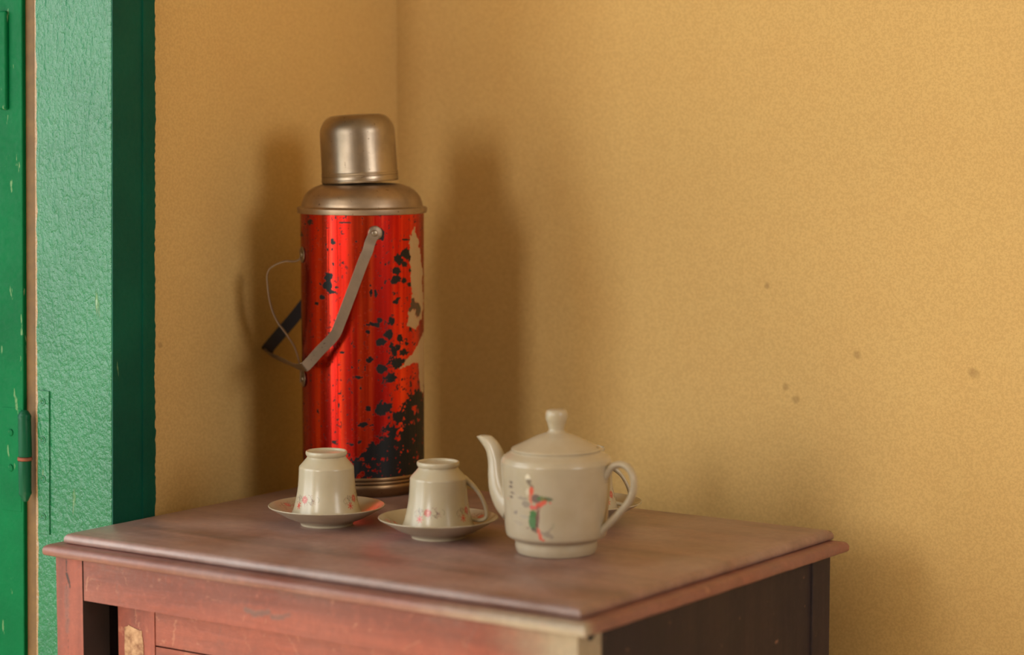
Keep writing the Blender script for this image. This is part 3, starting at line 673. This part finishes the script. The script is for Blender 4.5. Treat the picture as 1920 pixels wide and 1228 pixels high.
s2 = dup(s1, (c2[0], c2[1], TOP), face(*c2) + 0.55, 'cream floral saucer under the middle teacup, left of the teapot spout')
s3 = dup(s1, (c3[0], c3[1], TOP), face(*c3) + 1.1, 'cream saucer mostly hidden behind the teapot, its rim showing past the teapot handle')
CZ = TOP + .0089
k1 = make_cup((c1[0], c1[1], CZ), face(*c1) + math.radians(82), 'leftmost upturned floral teacup, in front of the red flask, its handle out of sight')
k2 = dup(k1, (c2[0], c2[1], CZ), face(*c2), 'upturned cream floral teacup with handle to the right, between left cup and teapot')
k3 = dup(k1, (c3[0], c3[1], CZ), face(*c3), 'upturned floral teacup hidden behind the teapot, glimpsed through the teapot handle')

# ------------------------------------------------------------------ teapot
QX, QY = -1.1904, 1.7559
pot = empty('teapot', (QX, QY, TOP), face(QX, QY), 'cream porcelain teapot with a coloured figure print, on the cabinet top', 'teapot')
def pot_paint(T, Z, Rr):
    col = np.zeros(T.shape + (4,)); col[..., 0], col[..., 1], col[..., 2] = lin(188, 177, 155)[:3]; A = np.zeros(T.shape)
    px = 1043 + 2170 * Rr * np.sin(T); py = 950 - (Z - .04) / .000474 + 2.5; X = (px - 930) * 7.67; Y = (py - 860) * 7.67
    n = (fbm(X/22, Y/22, 4, 3) - .5); X = X + n*34; Y = Y + n*34
    def el(cx, cy_, rx, ry, rot, rgb, a):
        c, s = math.cos(rot), math.sin(rot); u = (X-cx)*c + (Y-cy_)*s; v = -(X-cx)*s + (Y-cy_)*c
        m = a * (1 - sm(.8, 1.15, np.hypot(u/rx, v/ry) / 1.15)) * (np.cos(T) > 0)
        for q in range(3): col[..., q] = col[..., q]*(1-m) + rgb[q]*m
        A[...] = np.maximum(A, m)
    W_ = lin(236, 226, 204); DKB = lin(70, 56, 60); RD = lin(214, 84, 66); GN = lin(44, 116, 66); OL = lin(112, 110, 56); GY = lin(128, 118, 112); MR = lin(104, 48, 54); PK = lin(214, 100, 96)
    el(450, 180, 34, 40, 0, W_, .9); el(455, 390, 26, 55, 0, W_, .6); el(470, 240, 34, 38, .2, DKB, .8); el(505, 300, 44, 22, .6, DKB, .75)
    el(508, 370, 36, 56, -.15, RD, .95); el(500, 480, 26, 75, 0, RD, .8); el(580, 480, 66, 62, .2, lin(96, 74, 78), .9); el(700, 480, 110, 34, .05, GN, .8); el(690, 478, 50, 26, 0, OL, .9); el(760, 475, 60, 22, .1, DKB, .5)
    el(640, 560, 95, 34, -.55, RD, .95); el(540, 612, 55, 34, 0, PK, .95); el(780, 532, 22, 14, 0, PK, .8); el(600, 650, 30, 60, .3, MR, .6)
    el(535, 700, 46, 50, 0, OL, .8); el(535, 790, 60, 130, 0, GN, .92); el(600, 780, 26, 140, .05, MR, .85); el(560, 930, 60, 28, .3, lin(80, 66, 62), .85); el(460, 910, 26, 18, -.5, MR, .6)
    el(620, 960, 28, 60, -.3, RD, .85); el(660, 1060, 45, 22, .5, RD, .9); el(640, 1020, 20, 40, 0, RD, .8)
    el(380, 490, 80, 20, .05, GY, 0.75); el(430, 570, 60, 45, .3, GY, 0.8250000000000001); el(275, 710, 34, 20, -.6, GY, 0.8999999999999999); el(410, 750, 60, 22, .1, lin(120, 124, 132), .5); el(380, 840, 110, 14, 0, MR, .25); el(320, 860, 60, 30, .2, GY, 0.44999999999999996)
    el(740, 990, 90, 34, .35, GY, 0.75); el(820, 860, 22, 50, .2, lin(96, 116, 90), .45); el(770, 930, 22, 50, .7, GY, 0.6000000000000001); el(260, 440, 22, 16, 0, GY, 0.6000000000000001)
    for k, (a, b) in enumerate([(215, 290), (215, 360), (218, 435), (215, 500)]):
        for d in range(3): el(a + (d-1)*9, b + (d % 2)*16 - 8, 26 - 5*d, 8, .5*(d-1), lin(84, 66, 66), .85)
    el(172, 543, 9, 14, 0, RD, .6); col[..., 3] = A; return col
POT_M = mat_porcelain('cream_porcelain_teapot', True, (184, 171, 149))
bp = fillet([(0, .0016), (.0325, .0014), (.0332, 0, .0005), (.0345, .0003, .0008), (.0362, .0050, .002), (.0362, .0110, .0015), (.0380, .0128, .001), (.0440, .0150, .004), (.0451, .0220, .006), (.0460, .0400, .01), (.0478, .0640, .01), (.0489, .0808, .0012), (.0470, .0850, .0012), (.0405, .0893, .001), (.0400, .0905, .0006), (.0385, .0905, .0005), (.0378, .0880), (.040, .084), (.0445, .078), (.0415, .03), (0, .018)], 6)
lathe('pot_body', [bp[0]] + densify(bp[1:-1], .0007) + [bp[-1]], POT_M, pot, 600, pot_paint)
POT_P = mat_porcelain('cream_porcelain_teapot_plain', False, (184, 171, 149))
lid = lathe('lid', fillet([(0, .0885), (.0365, .0885), (.0380, .0903, .0003), (.0396, .0908, .0004), (.0398, .0922, .0005), (.0372, .0934, .0006), (.0290, .0972, .008), (.0180, .1030, .008), (.0080, .1062, .003), (.0066, .1085, .002), (.0078, .1140, .004), (.0096, .1180, .003), (.0097, .1230, .002), (.0084, .1262, .0022), (0, .1268)], 6), POT_P, pot, 128)
vh = lathe('vent_hole', [(0, 0), (.0013, 0), (.0013, .0003), (0, .0003)], flat('hole_brown', (70, 44, 30), 0.8), lid, 14); vh.location = (.0362, -.0060, .0935); vh.rotation_euler = (0, math.radians(30), 0)
A_ = math.radians(25)       # handle turned a little towards the front, spout away
hd = Vector((math.cos(A_), -math.sin(A_), 0)); sd = -hd
def rad_pts(lst, d): return [(d.x * r, d.y * r, z) for r, z in lst]
hp = rad_pts([(.0440, .0665), (.0470, .0705), (.0520, .0775), (.0580, .0812), (.0655, .0812), (.0715, .0762), (.0742, .0680), (.0735, .0590), (.0690, .0490), (.0610, .0395), (.0530, .0310), (.0455, .0235), (.0420, .0195)], hd)
hc = [tuple(p) for p in catmull(hp, 5)]; up = Vector((0, 0, 1)).cross(hd)
rr = [.0050 if i < 3 else .0036 + .0010 * abs(i / len(hc) - .45) for i in range(len(hc))]
tube('handle', hc, rr, POT_P, pot, 16, (0.85, 1.25), up=up)
# spout: rings from body to an open, lipped mouth
def spout():
    ctr = catmull([(.0400, .0390), (.0470, .0440), (.0530, .0530), (.0562, .0650), (.0582, .0770), (.0622, .0880), (.0686, .0955), (.0730, .0990)], 5)
    n = len(ctr); V = []; F = []; seg = 28; side = Vector((0, 0, 1)).cross(sd)
    def ring(c, t, rw, rh, lip=0.0, flat_=0.0):
        t = Vector((sd.x * t[0], sd.y * t[0], t[1])).normalized(); t = (t * (1 - flat_) + Vector((0, 0, 1)) * flat_).normalized(); nrm = side.cross(t).normalized()
        P = Vector((sd.x * c[0], sd.y * c[0], c[1]))
        for k in range(seg):
            a = 2 * math.pi * k / seg; out = math.cos(a)
            q = P + nrm * (-out * rh) + side * (math.sin(a) * rw)
            if lip and out > 0.2: q += sd * (lip * (out - .2)) + Vector((0, 0, -lip * .12 * out))
            V.append(q)
    for i, c in enumerate(ctr):
        a, b = ctr[max(i-1, 0)], ctr[min(i+1, n-1)]; t = (b[0]-a[0], b[1]-a[1]); f = i / (n-1)
        r = .0120 * (1-f)**1.6 + .0052; ring(c, t, r * .9, r, lip=.0090 * max(0, (f - .86) / .14), flat_=max(0, (f - .8) / .2) * .75)
    for i, s_ in ((n-1, .84), (n-2, .78), (n-6, .6)):
        c = ctr[i]; a, b = ctr[max(i-1, 0)], ctr[min(i+1, n-1)]; f = i / (n-1); r = .0052 * s_
        ring(c, (b[0]-a[0], b[1]-a[1]), r * .9, r, lip=.0090 * s_ * max(0, (f - .86) / .14), flat_=max(0, (f - .8) / .2) * .75)
    m = len(V) // seg
    for i in range(m - 1):
        for k in range(seg): F.append((i*seg+k, i*seg+(k+1) % seg, (i+1)*seg+(k+1) % seg, (i+1)*seg+k))
    F.append(tuple((m-1)*seg+k for k in range(seg))); F.append(tuple(range(seg))[::-1])
    o = mesh_obj('spout', V, F, POT_P, pot, smooth=True); return o
spout()
